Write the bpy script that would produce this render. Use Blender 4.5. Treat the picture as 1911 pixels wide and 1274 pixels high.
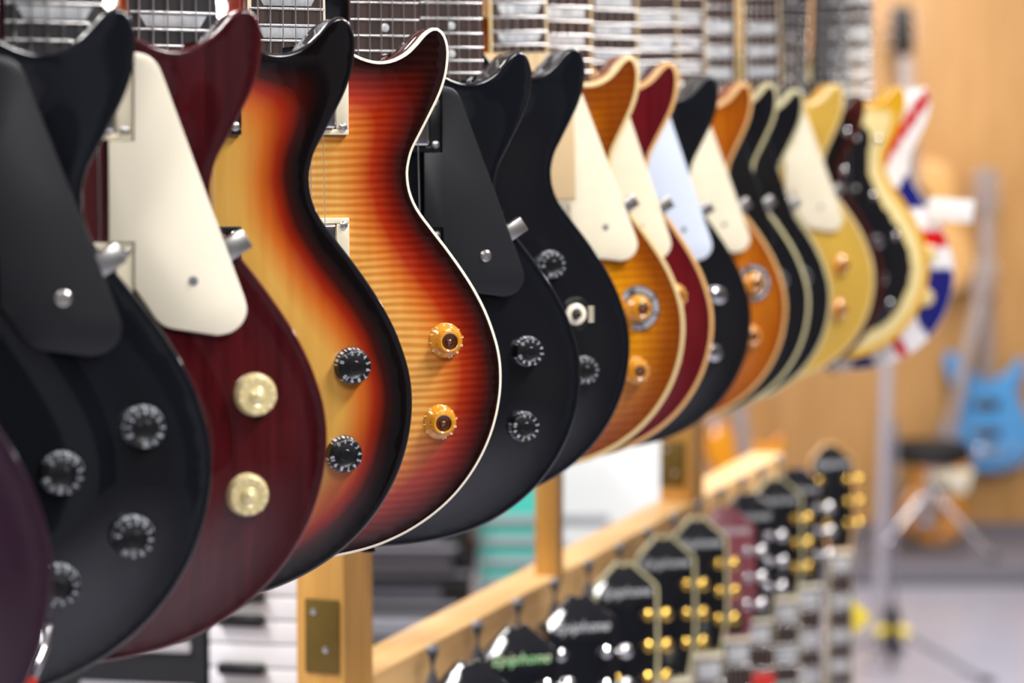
import bpy, bmesh, math, random
import numpy as np
from mathutils import Vector, Matrix
from mathutils.geometry import delaunay_2d_cdt
random.seed(7)
for o in list(bpy.data.objects): bpy.data.objects.remove(o)
SC = bpy.context.scene
COL = SC.collection
R = math.radians
CAM_H = 1.62            # height of the lens above the floor

# ------------------------------------------------------------------ camera
cam_data = bpy.data.cameras.new('camera')
cam_data.sensor_width = 22.3; cam_data.lens = 50
cam_data.clip_start = 0.05; cam_data.clip_end = 60
cam_data.dof.use_dof = True; cam_data.dof.focus_distance = 1.66; cam_data.dof.aperture_fstop = 2.75
cam_data.dof.aperture_blades = 0
cam = bpy.data.objects.new('camera', cam_data); COL.objects.link(cam)
cam.location = (0, 0, CAM_H); cam.rotation_euler = (R(90 - 4.56), 0, 0)
SC.camera = cam

# ------------------------------------------------------------------ light and exposure
SC.view_settings.view_transform = 'Standard'; SC.view_settings.look = 'None'
SC.view_settings.gamma = 1; SC.view_settings.exposure = 0.32
SC.view_settings.use_curve_mapping = False
world = bpy.data.worlds.new('world'); SC.world = world; world.use_nodes = True
bg = world.node_tree.nodes['Background']; bg.inputs[0].default_value = (0.93, 0.95, 1.0, 1); bg.inputs[1].default_value = 0.3
CEIL = 3.1
def tube_light(x, y, sx, sy, power):
    l = bpy.data.lights.new('ceiling_lamp', 'AREA'); l.shape = 'RECTANGLE'; l.size = sx; l.size_y = sy
    l.energy = power; l.color = (1.0, 0.975, 0.945)
    o = bpy.data.objects.new('ceiling_lamp', l); COL.objects.link(o); o.location = (x, y, CEIL - 0.09)
LAMPS = [(-1.3, -1.0), (1.1, -1.0), (-1.3, 1.4), (1.1, 1.4), (-1.3, 3.8), (1.3, 3.8), (1.3, 6.2), (-1.3, 6.2), (3.2, 6.2), (1.6, 8.0)]
for lx, ly in LAMPS: tube_light(lx, ly, 0.30, 1.25, 62 if ly < 6 else 40)

# ------------------------------------------------------------------ materials
def lin(c):
    return tuple(((v / 255.) / 12.92 if v <= 10 else (((v / 255.) + 0.055) / 1.055) ** 2.4) for v in c) + (1.0,)
def mat(name, rgb, rough=0.4, metal=0.0, coat=0.0, noise=0.0, nscale=20.0, stretch=(1, 1, 1), rgb2=None, bump=0.0, spec=0.5):
    m = bpy.data.materials.new(name); m.use_nodes = True
    nt = m.node_tree; b = nt.nodes['Principled BSDF']
    b.inputs['Base Color'].default_value = lin(rgb); b.inputs['Roughness'].default_value = rough
    b.inputs['Metallic'].default_value = metal; b.inputs['Coat Weight'].default_value = coat
    b.inputs['Coat Roughness'].default_value = 0.04
    b.inputs['Specular IOR Level'].default_value = spec
    if rgb2 or noise or bump:
        tc = nt.nodes.new('ShaderNodeTexCoord'); mp = nt.nodes.new('ShaderNodeMapping'); mp.inputs['Scale'].default_value = stretch
        nz = nt.nodes.new('ShaderNodeTexNoise'); nz.inputs['Scale'].default_value = nscale; nz.inputs['Detail'].default_value = 4
        nt.links.new(tc.outputs['Object'], mp.inputs[0]); nt.links.new(mp.outputs[0], nz.inputs['Vector'])
        if rgb2:
            rp = nt.nodes.new('ShaderNodeValToRGB'); rp.color_ramp.elements[0].position = 0.35; rp.color_ramp.elements[1].position = 0.65
            rp.color_ramp.elements[0].color = lin(rgb); rp.color_ramp.elements[1].color = lin(rgb2)
            nt.links.new(nz.outputs['Fac'], rp.inputs[0]); nt.links.new(rp.outputs[0], b.inputs['Base Color'])
        if bump:
            bp = nt.nodes.new('ShaderNodeBump'); bp.inputs['Strength'].default_value = bump; bp.inputs['Distance'].default_value = 0.001
            nt.links.new(nz.outputs['Fac'], bp.inputs['Height']); nt.links.new(bp.outputs[0], b.inputs['Normal'])
    return m

def burst(name, stops, flame=None, grain=None, rough=0.06, wob=6.0):
    """lacquered top whose stain runs from the rim inwards; 'edge' is the distance to the rim in mm"""
    m = bpy.data.materials.new(name); m.use_nodes = True
    nt = m.node_tree; L = nt.links.new; b = nt.nodes['Principled BSDF']
    at = nt.nodes.new('ShaderNodeAttribute'); at.attribute_name = 'edge'
    tc = nt.nodes.new('ShaderNodeTexCoord')
    nz = nt.nodes.new('ShaderNodeTexNoise'); nz.inputs['Scale'].default_value = 14; nz.inputs['Detail'].default_value = 2
    L(tc.outputs['Object'], nz.inputs['Vector'])
    ma = nt.nodes.new('ShaderNodeMath'); ma.operation = 'MULTIPLY_ADD'; L(nz.outputs['Fac'], ma.inputs[0]); ma.inputs[1].default_value = wob * 2; ma.inputs[2].default_value = -wob
    ad = nt.nodes.new('ShaderNodeMath'); L(at.outputs['Fac'], ad.inputs[0]); L(ma.outputs[0], ad.inputs[1])
    mr = nt.nodes.new('ShaderNodeMapRange'); mr.inputs['From Min'].default_value = 0; mr.inputs['From Max'].default_value = 100
    L(ad.outputs[0], mr.inputs['Value'])
    rp = nt.nodes.new('ShaderNodeValToRGB'); cr = rp.color_ramp; cr.interpolation = 'LINEAR'
    while len(cr.elements) < len(stops): cr.elements.new(0.5)
    for e, (d, c) in zip(cr.elements, stops): e.position = d / 100.; e.color = lin(c)
    L(mr.outputs[0], rp.inputs[0]); last = rp.outputs[0]
    if flame:
        scale, strength = flame
        wv = nt.nodes.new('ShaderNodeTexWave'); wv.bands_direction = 'Z'; wv.inputs['Scale'].default_value = scale
        wv.inputs['Distortion'].default_value = 5.5; wv.inputs['Detail'].default_value = 2.0; wv.inputs['Detail Scale'].default_value = 0.35
        mp = nt.nodes.new('ShaderNodeMapping'); mp.inputs['Scale'].default_value = (0.45, 0.45, 1); mp.inputs['Rotation'].default_value = (0, R(1.5), 0); L(tc.outputs['Object'], mp.inputs[0]); L(mp.outputs[0], wv.inputs['Vector'])
        mx = nt.nodes.new('ShaderNodeMix'); mx.data_type = 'RGBA'; mx.blend_type = 'MULTIPLY'
        r2 = nt.nodes.new('ShaderNodeValToRGB'); r2.color_ramp.elements[0].position = 0.1; r2.color_ramp.elements[1].position = 0.9
        r2.color_ramp.elements[0].color = lin(strength); r2.color_ramp.elements[1].color = (1, 1, 1, 1)
        L(wv.outputs['Fac'], r2.inputs[0]); mx.inputs['Factor'].default_value = 1.0
        L(last, mx.inputs['A']); L(r2.outputs[0], mx.inputs['B']); last = mx.outputs['Result']
    if grain:
        n2 = nt.nodes.new('ShaderNodeTexNoise'); n2.inputs['Scale'].default_value = 25; n2.inputs['Detail'].default_value = 5
        m2 = nt.nodes.new('ShaderNodeMapping'); m2.inputs['Scale'].default_value = (6, 1, 0.35); L(tc.outputs['Object'], m2.inputs[0]); L(m2.outputs[0], n2.inputs['Vector'])
        r3 = nt.nodes.new('ShaderNodeValToRGB'); r3.color_ramp.elements[0].position = 0.3; r3.color_ramp.elements[1].position = 0.7
        r3.color_ramp.elements[0].color = lin(grain); r3.color_ramp.elements[1].color = (1, 1, 1, 1); L(n2.outputs['Fac'], r3.inputs[0])
        m3 = nt.nodes.new('ShaderNodeMix'); m3.data_type = 'RGBA'; m3.blend_type = 'MULTIPLY'; m3.inputs['Factor'].default_value = 1
        L(last, m3.inputs['A']); L(r3.outputs[0], m3.inputs['B']); last = m3.outputs['Result']
    L(last, b.inputs['Base Color']); b.inputs['Roughness'].default_value = rough
    b.inputs['Coat Weight'].default_value = 0.5; b.inputs['Coat Roughness'].default_value = 0.03
    return m

M = {}
M['black'] = mat('black_lacquer', (17, 19, 24), 0.07, coat=0.5)
M['wine'] = mat('wine_lacquer', (74, 20, 24), 0.08, coat=0.5, rgb2=(62, 12, 16), nscale=30, stretch=(6, 1, 0.4))
M['purple'] = mat('purple_lacquer', (42, 25, 38), 0.15, coat=0.5)
M['amberside'] = mat('amber_lacquer', (150, 74, 18), 0.1, coat=0.5)
M['brownside'] = mat('brown_lacquer', (70, 26, 16), 0.1, coat=0.5)
M['goldside'] = mat('gold_side_lacquer', (196, 150, 62), 0.2, coat=0.5)
M['yellow'] = mat('yellow_lacquer', (222, 172, 48), 0.12, coat=0.5)
M['whiteside'] = mat('white_lacquer', (222, 220, 220), 0.12, coat=0.5)
M['cream'] = mat('cream_plastic', (232, 222, 196), 0.28, noise=1, rgb2=(226, 216, 190), nscale=60)
M['creamlight'] = mat('pale_cream_plastic', (236, 228, 206), 0.25)
M['oldcream'] = mat('aged_cream_plastic', (214, 190, 136), 0.3)
M['tanbind'] = mat('tan_binding', (206, 160, 104), 0.3)
M['greybind'] = mat('grey_cream_binding', (186, 178, 138), 0.3)
M['bluewhite'] = mat('blue_white_plastic', (206, 216, 232), 0.25)
M['blackpl'] = mat('black_plastic', (13, 13, 15), 0.3)
M['satin'] = mat('satin_black_plastic', (22, 24, 29), 0.38)
M['chrome'] = mat('chrome', (225, 225, 228), 0.12, 1.0)
M['nickel'] = mat('brushed_nickel', (205, 203, 200), 0.3, 1.0)
M['gold'] = mat('gold_plate', (228, 190, 96), 0.18, 1.0)
M['goldknob'] = mat('gold_knob_plastic', (224, 206, 152), 0.25, 0.15, coat=1.0)
M['amberknob'] = mat('amber_knob_plastic', (206, 138, 20), 0.12, coat=1.0)
M['brownknob'] = mat('brown_knob_core', (92, 48, 22), 0.15, coat=1.0)
M['white'] = mat('white_paint', (236, 236, 236), 0.4)
M['digit'] = mat('white_number_paint', (208, 216, 228), 0.4)
M['golddigit'] = mat('pale_number_paint', (250, 236, 196), 0.4)
M['pearl'] = mat('pearl_inlay', (212, 214, 216), 0.2, noise=1, rgb2=(178, 182, 188), nscale=90)
M['greenpearl'] = mat('green_pearl_inlay', (150, 214, 150), 0.25, rgb2=(226, 224, 190), nscale=45)
M['rose'] = mat('rosewood', (66, 46, 40), 0.42, rgb2=(40, 28, 25), nscale=16, stretch=(14, 1, 0.5), bump=0.15)
M['ebony'] = mat('dark_fretwood', (38, 34, 38), 0.4, rgb2=(28, 25, 28), nscale=16, stretch=(14, 1, 0.5))
M['fret'] = mat('fret_wire', (228, 228, 226), 0.22, 1.0)
M['string'] = mat('string_steel', (200, 196, 188), 0.3, 1.0)
M['neckdark'] = mat('dark_neck', (34, 20, 18), 0.2)
M['neckbrown'] = mat('brown_neck', (110, 56, 24), 0.2)
M['wood'] = mat('rack_pine', (212, 160, 80), 0.45, rgb2=(198, 144, 70), nscale=9, stretch=(9, 9, 0.6), bump=0.1)
M['woodrail'] = mat('rail_pine', (224, 182, 124), 0.45, rgb2=(212, 166, 106), nscale=9, stretch=(9, 0.5, 9), bump=0.1)
M['bronze'] = mat('bronze_plate', (116, 92, 36), 0.45, 0.4, noise=1, rgb2=(104, 84, 30), nscale=30)
M['rubber'] = mat('grey_rubber', (112, 112, 120), 0.55)
M['tag'] = mat('yellow_card', (232, 208, 60), 0.6)
M['redtag'] = mat('red_card', (206, 44, 34), 0.5)
M['card'] = mat('tan_card', (206, 178, 136), 0.7)
M['key'] = mat('white_key_plastic', (232, 232, 236), 0.25)
M['kbody'] = mat('keyboard_black', (30, 31, 35), 0.4)
M['kgrey'] = mat('keyboard_grey', (150, 150, 158), 0.4)
M['kdim'] = mat('keyboard_dim_grey', (104, 104, 114), 0.4)
M['klight'] = mat('keyboard_silver', (186, 184, 190), 0.4)
M['teal'] = mat('teal_plastic', (64, 178, 164), 0.45)
M['floor'] = mat('pale_vinyl_floor', (166, 164, 176), 0.25, rgb2=(156, 155, 168), nscale=1.5)
M['ceil'] = mat('ceiling_white', (228, 228, 226), 0.8)
M['wallpale'] = mat('pale_wall_paint', (226, 222, 222), 0.7)
M['plinth'] = mat('grey_carpet', (112, 108, 116), 0.8, rgb2=(100, 97, 106), nscale=120)
M['blue'] = mat('sky_blue_lacquer', (84, 150, 206), 0.12, coat=0.5)
M['amber'] = mat('amber_top_lacquer', (214, 140, 30), 0.12, coat=0.5)
M['spruce'] = mat('spruce_top', (226, 176, 112), 0.25, rgb2=(216, 164, 100), nscale=12, stretch=(14, 1, 0.3))
M['palewood'] = mat('pale_wood_top', (232, 206, 166), 0.25)
M['tunergrey'] = mat('grey_fretwood', (150, 134, 128), 0.4)
M['silverpaint'] = mat('silver_paint', (176, 171, 180), 0.4, 0.2)
M['red'] = mat('red_plastic', (186, 40, 26), 0.35)

# ------------------------------------------------------------------ mesh helpers (mm in, metres out)
K = 0.001
def link(name, me, m=None, parent=None, loc=None, rot=None):
    o = bpy.data.objects.new(name, me); COL.objects.link(o)
    if me is not None and m is not None:
        if not me.materials: me.materials.append(None)
        o.material_slots[0].link = 'OBJECT'; o.material_slots[0].material = m
    if parent is not None: o.parent = parent
    if loc is not None: o.location = loc
    if rot is not None: o.rotation_euler = rot
    return o
def thing(name, label, cat, loc=(0, 0, 0), rot=(0, 0, 0), group=None):
    o = bpy.data.objects.new(name, None); COL.objects.link(o); o.empty_display_size = 0.05
    o.location = loc; o.rotation_euler = rot
    return tag(o, label, cat, group)
def tag(o, label, cat, group=None):
    o['label'] = label; o['category'] = cat
    if group: o['group'] = group
    return o
def struct(o): o['kind'] = 'structure'; return o
def finish(bm, name, smooth=None):
    me = bpy.data.meshes.new(name); bm.normal_update(); bm.to_mesh(me); bm.free()
    if smooth is not None:
        me.shade_smooth() if smooth >= 180 else smooth_angle(me, smooth)
    return me
def smooth_angle(me, deg):
    me.shade_smooth()
    bm = bmesh.new(); bm.from_mesh(me); a = R(deg)
    for e in bm.edges:
        e.smooth = not (len(e.link_faces) == 2 and e.calc_face_angle(0) > a)
    bm.to_mesh(me); bm.free()
def V(u, v, w): return (u * K, -w * K, v * K)      # guitar coordinates: u right, v up, w towards the viewer
def add_box(bm, x0, x1, y0, y1, z0, z1, bev=0.0, seg=2):
    r = bmesh.ops.create_cube(bm, size=1)
    for vv in r['verts']:
        vv.co = Vector(((x0 + x1) / 2 + vv.co.x * (x1 - x0), (y0 + y1) / 2 + vv.co.y * (y1 - y0), (z0 + z1) / 2 + vv.co.z * (z1 - z0)))
    if bev > 0:
        es = list({e for vv in r['verts'] for e in vv.link_edges})
        bmesh.ops.bevel(bm, geom=es, offset=bev, segments=seg, affect='EDGES', profile=0.5)
def box_me(name, x0, x1, y0, y1, z0, z1, bev=0.0, seg=2):
    bm = bmesh.new(); add_box(bm, x0, x1, y0, y1, z0, z1, bev, seg); return finish(bm, name, 35 if bev else None)
def gbox_me(name, u0, u1, v0, v1, w0, w1, bev=0.0):
    return box_me(name, u0 * K, u1 * K, -w1 * K, -w0 * K, v0 * K, v1 * K, bev * K)
def add_tube(bm, pts, rad, seg=10, cap=True):
    pts = [Vector(p) for p in pts]; rads = rad if isinstance(rad, (list, tuple)) else [rad] * len(pts)
    rings = []; prev = None
    for i, p in enumerate(pts):
        t = (pts[min(i + 1, len(pts) - 1)] - pts[max(i - 1, 0)]).normalized()
        ref = prev if prev is not None else (Vector((0, 0, 1)) if abs(t.z) < 0.9 else Vector((1, 0, 0)))
        a = t.cross(ref).normalized(); bb = t.cross(a).normalized(); prev = ref
        rings.append([bm.verts.new(p + rads[i] * (math.cos(2 * math.pi * k / seg) * a + math.sin(2 * math.pi * k / seg) * bb)) for k in range(seg)])
    for A, B in zip(rings, rings[1:]):
        for k in range(seg): bm.faces.new((A[k], A[(k + 1) % seg], B[(k + 1) % seg], B[k]))
    if cap: bm.faces.new(rings[0][::-1]); bm.faces.new(rings[-1])
def tube_me(name, pts, rad, seg=10):
    bm = bmesh.new(); add_tube(bm, pts, rad, seg); bmesh.ops.recalc_face_normals(bm, faces=bm.faces); return finish(bm, name, 50)
def lathe_me(name, prof, seg=40, axis='w', deg=32):
    """profile of (radius, height) in mm; axis 'w' points at the viewer, 'z' up"""
    bm = bmesh.new(); rings = []
    def pt(r, h, a):
        if axis == 'w': return (r * math.cos(a) * K, -h * K, r * math.sin(a) * K)
        return (r * math.cos(a) * K, r * math.sin(a) * K, h * K)
    for r, h in prof:
        if r < 1e-6: rings.append([bm.verts.new(pt(0, h, 0))])
        else: rings.append([bm.verts.new(pt(r, h, 2 * math.pi * k / seg)) for k in range(seg)])
    for A, B in zip(rings, rings[1:]):
        for k in range(seg):
            k2 = (k + 1) % seg
            if len(A) == 1 and len(B) == 1: continue
            if len(A) == 1: bm.faces.new((A[0], B[k2], B[k]))
            elif len(B) == 1: bm.faces.new((A[k], A[k2], B[0]))
            else: bm.faces.new((A[k], A[k2], B[k2], B[k]))
    bmesh.ops.recalc_face_normals(bm, faces=bm.faces)
    return finish(bm, name, deg)
def catmull(pts, n=6, closed=True):
    P = np.array(pts, float); N = len(P); out = []
    for i in range(N if closed else N - 1):
        p0, p1, p2, p3 = (P[(i - 1) % N], P[i], P[(i + 1) % N], P[(i + 2) % N]) if closed else (P[max(i - 1, 0)], P[i], P[i + 1], P[min(i + 2, N - 1)])
        for t in np.arange(n) / n:
            out.append(0.5 * (2 * p1 + (p2 - p0) * t + (2 * p0 - 5 * p1 + 4 * p2 - p3) * t * t + (3 * p1 - p0 - 3 * p2 + p3) * t ** 3))
    if not closed: out.append(P[-1])
    return np.array(out)
def resample(P, step):
    Q = np.vstack([P, P[:1]]); d = np.r_[0, np.cumsum(np.linalg.norm(np.diff(Q, axis=0), axis=1))]
    n = max(8, int(d[-1] / step)); s = np.linspace(0, d[-1], n, endpoint=False)
    return np.stack([np.interp(s, d, Q[:, 0]), np.interp(s, d, Q[:, 1])], 1)
def ccw(P):
    x, y = P[:, 0], P[:, 1]
    return P if np.sum(x * np.roll(y, -1) - np.roll(x, -1) * y) > 0 else P[::-1]
def inset(P, d):
    """P counter-clockwise"""
    e = np.roll(P, -1, 0) - P; e /= np.linalg.norm(e, axis=1)[:, None] + 1e-12
    n2 = np.stack([-e[:, 1], e[:, 0]], 1); n1 = np.roll(n2, 1, 0)
    return P + d * (n1 + n2) / np.maximum(0.5, 1 + (n1 * n2).sum(1))[:, None]
def edge_dist(Q, P):
    A = P; B = np.roll(P, -1, 0); AB = B - A; L2 = (AB ** 2).sum(1)
    out = np.empty(len(Q))
    for i, q in enumerate(Q):
        t = np.clip(((q - A) * AB).sum(1) / L2, 0, 1); out[i] = np.sqrt((((A + t[:, None] * AB) - q) ** 2).sum(1).min())
    return out
def inside(Q, P):
    x, y = Q[:, 0], Q[:, 1]; c = np.zeros(len(Q), bool)
    for (x0, y0), (x1, y1) in zip(P, np.roll(P, -1, 0)):
        cond = (y0 > y) != (y1 > y)
        with np.errstate(divide='ignore', invalid='ignore'): c ^= cond & (x < (x1 - x0) * (y - y0) / (y1 - y0 + 1e-12) + x0)
    return c
def cdt(P, extra=None):
    vs = [Vector(p) for p in P] + ([Vector(p) for p in extra] if extra is not None else [])
    r = delaunay_2d_cdt(vs, [], [list(range(len(P)))], 1, 1e-5)
    return np.array([tuple(v) for v in r[0]]), [tuple(f) for f in r[2]]
def plate_me(name, P, w0, w1, bev=1.0):
    """flat plate of outline P between w0 and w1 with a softened front edge"""
    P = ccw(np.array(P, float)); n = len(P); bm = bmesh.new()
    rings = [[bm.verts.new(V(u, v, w)) for u, v in Q] for Q, w in ((P, w0), (P, w1 - bev), (inset(P, bev * 0.3), w1 - bev * 0.3), (inset(P, bev), w1))]
    for A, B in zip(rings, rings[1:]):
        for k in range(n): bm.faces.new((A[k], A[(k + 1) % n], B[(k + 1) % n], B[k]))
    for ring, fl in ((rings[0], True), (rings[-1], False)):
        Q = P if fl else inset(P, bev)
        _, fs = cdt(Q)
        for f in fs:
            if max(f) < n:
                try: bm.faces.new([ring[i] for i in (f[::-1] if fl else f)])
                except ValueError: pass
    bmesh.ops.recalc_face_normals(bm, faces=bm.faces)
    return finish(bm, name, 50)
def text_me(name, s, size, shear=0.0, ext=0.0):
    cu = bpy.data.curves.new(name, 'FONT'); cu.body = s; cu.size = size; cu.align_x = 'CENTER'; cu.align_y = 'CENTER'; cu.shear = shear; cu.extrude = ext; cu.resolution_u = 2
    o = bpy.data.objects.new(name, cu); COL.objects.link(o); dg = bpy.context.evaluated_depsgraph_get()
    me = bpy.data.meshes.new_from_object(o.evaluated_get(dg)); bpy.data.objects.remove(o); bpy.data.curves.remove(cu)
    return me

# ------------------------------------------------------------------ the room
def plane_box(name, x0, x1, y0, y1, z0, z1, m): return struct(link(name, box_me(name, x0, x1, y0, y1, z0, z1), m))
WALL_Y = 9.4
plane_box('floor', -5, 6, -4, WALL_Y + 0.2, -0.1, 0, M['floor'])
plane_box('ceiling', -5, 6, -4, WALL_Y + 0.2, CEIL, CEIL + 0.1, M['ceil'])
plane_box('wall_left', -5.1, -5, -4, WALL_Y + 0.2, 0, CEIL, M['wallpale'])
plane_box('wall_right', 6, 6.1, -4, WALL_Y + 0.2, 0, CEIL, mat('taupe_wall_paint', (120, 108, 96), 0.7))
plane_box('wall_front', -5, 6, -4.1, -4, 0, CEIL, mat('grey_slat_wall', (128, 132, 140), 0.6))
fw = bpy.data.objects['wall_front']                      # unseen dark panels added behind the lens for the black lacquer to reflect
for px in (-3.9, -1.4, 0.9, 3.2):
    link('reflection_panel', box_me('reflection_panel', px, px + 1.25, -4, -3.96, 0.25, 2.55, 0.01), mat('charcoal_panel', (40, 40, 44), 0.5), fw)
wall = struct(link('wall_back', box_me('wall_back', -5, 6, WALL_Y + 0.02, WALL_Y + 0.2, 0, CEIL), M['wallpale']))
PANELS = [mat('wood_panel_%d' % i, c, 0.42, rgb2=c2, nscale=5, stretch=(7, 1, 0.5)) for i, (c, c2) in enumerate([((198, 148, 90), (186, 134, 76)), ((192, 142, 84), (180, 128, 72)), ((202, 154, 96), (188, 140, 82))])]
pan_me = box_me('wall_panel', -0.608, 0.608, -0.02, 0.0, 0.12, CEIL, 0.003)
for i in range(9):
    link('wall_panel', pan_me, PANELS[(i * 2 + 1) % 3], wall, (-4.4 + 1.22 * i, WALL_Y + 0.02, 0))
plane_box('baseboard_back', -5, 6, WALL_Y - 0.03, WALL_Y, 0, 0.12, M['plinth'])
for lx, ly in LAMPS:                                     # luminaire housings on the ceiling, above the frame
    t = thing('ceiling_light', 'long white ceiling light fitting above the hanging guitars', 'lamp', (lx, ly, CEIL), group='ceiling lights above the frame')
    link('housing', box_me('housing', -0.17, 0.17, -0.65, 0.65, -0.075, 0, 0.004), M['white'], t)

# ------------------------------------------------------------------ guitar prototypes
HALF_R = [(30, 97), (36, 88.5), (43, 82), (52.6, 77.2), (61, 73.6), (71, 71.6), (81.2, 72.8), (91.5, 77.6), (99.2, 84.6), (105.6, 91.9), (111.6, 96.4), (117, 96.9), (122.2, 92.6), (125.2, 84.5), (125.7, 75.6), (123.8, 61.5), (119.2, 47.7), (112.2, 33.5), (103.8, 17.6), (97.6, 5.7), (94.9, -4.5), (94.2, -12.6), (95.9, -24.6), (101.6, -37.6), (112.9, -52.7), (125.4, -68.6), (136.8, -84.3), (147.0, -100.3), (155.6, -117.2), (162.3, -135.5), (165.5, -148.8), (166.8, -162.5), (166.2, -177.8), (163.2, -195.1), (157.6, -212.6), (149.3, -229.4), (138.6, -245.0), (125.8, -258.8), (110.4, -271.0), (92.2, -281.6), (72, -289.8), (54.7, -294.2), (36, -297.2), (18, -298.7), (0, -299)]
HALF_L = [(-u, v) for u, v in HALF_R[29:-1]][::-1]
HALF_L += [(-156, -117), (-146, -99), (-133, -80), (-119, -62), (-107, -44), (-100, -26), (-97.5, -10), (-98, 6), (-101.5, 22), (-107, 40), (-112.5, 58), (-116, 76), (-116, 94), (-111, 111), (-100, 125), (-84, 135), (-66, 140.5), (-48, 142.5), (-32, 141)]
OUT = ccw(resample(catmull(HALF_R + HALF_L + [(-10, 128), (12, 112)], 6), 4.2))
NO = len(OUT)

def make_top():
    """carved maple cap from 2 mm inside the rim, with the distance to the rim stored as 'edge'"""
    P = inset(OUT, 2.0)
    xs = np.arange(-170, 171, 5.0); ys = np.arange(-300, 146, 5.0)
    G = np.array([(x + (2.5 if j % 2 else 0), y) for j, y in enumerate(ys) for x in xs])
    G = G[inside(G, P)]; d = edge_dist(G, P); G = G[d > 3.2]
    P2 = [P, inset(OUT, 4.2)]
    ex = np.vstack([P2[1][inside(P2[1], P)], G[edge_dist(G, P2[1]) > 1.6]])
    vs, fs = cdt(P, ex)
    e = edge_dist(vs, OUT)
    sm = lambda x, a, b: (lambda t: t * t * (3 - 2 * t))(np.clip((x - a) / (b - a), 0, 1))
    h = -1.3 * np.sin(np.pi * np.clip((e - 2) / 19, 0, 1)) + 11.5 * sm(e, 11, 62)
    adj = [set() for _ in vs]
    for f in fs:
        for a, b in zip(f, f[1:] + f[:1]): adj[a].add(b); adj[b].add(a)
    edg = np.array([(a, b) for a in range(len(vs)) for b in adj[a]]); cnt = np.bincount(edg[:, 0], minlength=len(vs))
    free = np.clip((e - 3) / 6, 0, 1)
    es = e.copy()
    for _ in range(22):
        hn = np.bincount(edg[:, 0], weights=h[edg[:, 1]], minlength=len(vs)) / cnt
        h = h + free * 0.7 * (hn - h)
        en = np.bincount(edg[:, 0], weights=es[edg[:, 1]], minlength=len(vs)) / cnt
        es = es + free * 0.6 * (en - es)
    me = bpy.data.meshes.new('body_top')
    me.from_pydata([V(u, v, w) for (u, v), w in zip(vs, h)], [], [f if ((vs[f[1]] - vs[f[0]])[0] * (vs[f[2]] - vs[f[0]])[1] - (vs[f[1]] - vs[f[0]])[1] * (vs[f[2]] - vs[f[0]])[0]) > 0 else f[::-1] for f in fs])
    a = me.attributes.new('edge', 'FLOAT', 'POINT'); a.data.foreach_set('value', es.astype(np.float32))
    me.shade_smooth(); me.update()
    return me, vs, h, es, fs
TOP, TV, TH, TE, TF = make_top()
def surf(u, v): return float(TH[np.argmin(((TV - np.array((u, v))) ** 2).sum(1))])

def ring_me(name, prof, back=False):
    """profile of (inset, w) swept round the body outline"""
    bm = bmesh.new(); rings = [[bm.verts.new(V(u, v, w)) for u, v in (inset(OUT, d) if d else OUT)] for d, w in prof]
    for A, B in zip(rings, rings[1:]):
        for k in range(NO): bm.faces.new((A[k], B[k], B[(k + 1) % NO], A[(k + 1) % NO]))
    if back:
        _, fs = cdt(inset(OUT, prof[-1][0]))
        for f in fs:
            if max(f) < NO: bm.faces.new([rings[-1][i] for i in f[::-1]])
    return finish(bm, name, 60)
RIM = [(2.0, 0.0), (1.2, -0.15), (0.5, -0.65), (0.12, -1.4), (0, -2.2)]
TAIL = [(0, -47), (0.4, -48.6), (1.6, -49.8), (3.2, -50.2), (40, -50.4)]
BODY_FULL = ring_me('body', RIM + [(0, -6), (0, -30)] + TAIL, True)
BODY_B6 = ring_me('body', [(0.3, -6.0), (0, -6.2), (0, -30)] + TAIL, True)
BODY_B12 = ring_me('body', [(0.3, -11.5), (0, -11.7), (0, -30)] + TAIL, True)
BIND_6 = ring_me('binding', [(2.3, -0.1), (2.3, 0.12), (1.2, 0.0), (0.5, -0.5), (0.12, -1.3), (0, -2.2), (0, -6.2), (0.4, -6.2)])
BIND_12 = ring_me('binding', [(4.4, -0.6), (4.4, 0.12), (1.2, 0.05), (0.5, -0.5), (0.12, -1.3), (0, -2.2), (0, -11.7), (0.4, -11.7)])

# neck, fretboard, frets, inlays, strings
FB_W = 17.0
NUT = 526.0; END = 68.0
def fpos(n): return NUT - 628 * (1 - 2 ** (-n / 12.))
def fhalf(v): return 21.5 + (28.5 - 21.5) * (NUT - v) / (NUT - END)
def board_me():
    bm = bmesh.new(); rings = []
    for v in (END, 200, 360, NUT):
        h = fhalf(v); rings.append([bm.verts.new(V(u, v, w)) for u, w in ((-h, 11), (-h, FB_W - 0.9), (-h * .5, FB_W - 0.15), (0, FB_W), (h * .5, FB_W - 0.15), (h, FB_W - 0.9), (h, 11))])
    for A, B in zip(rings, rings[1:]):
        for k in range(7): bm.faces.new((A[k], A[(k + 1) % 7], B[(k + 1) % 7], B[k]))
    bm.faces.new(rings[0][::-1]); bm.faces.new(rings[-1]); bmesh.ops.recalc_face_normals(bm, faces=bm.faces)
    return finish(bm, 'fretboard', 40)
BOARD = board_me()
def fb_bind_me():
    bm = bmesh.new()
    for s in (-1, 1):
        A = []
        for v in (END, NUT):
            h = fhalf(v); A.append([bm.verts.new(V(s * (h + du), v, w)) for du, w in ((-1.6, FB_W - 0.6), (0.15, FB_W - 0.75), (0.25, 11), (-1.6, 11))])
        for k in range(4): bm.faces.new((A[0][k], A[0][(k + 1) % 4], A[1][(k + 1) % 4], A[1][k]))
        bm.faces.new(A[0]); bm.faces.new(A[1][::-1])
    bmesh.ops.recalc_face_normals(bm, faces=bm.faces); return finish(bm, 'fretboard_binding')
FB_BIND = fb_bind_me()
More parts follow.
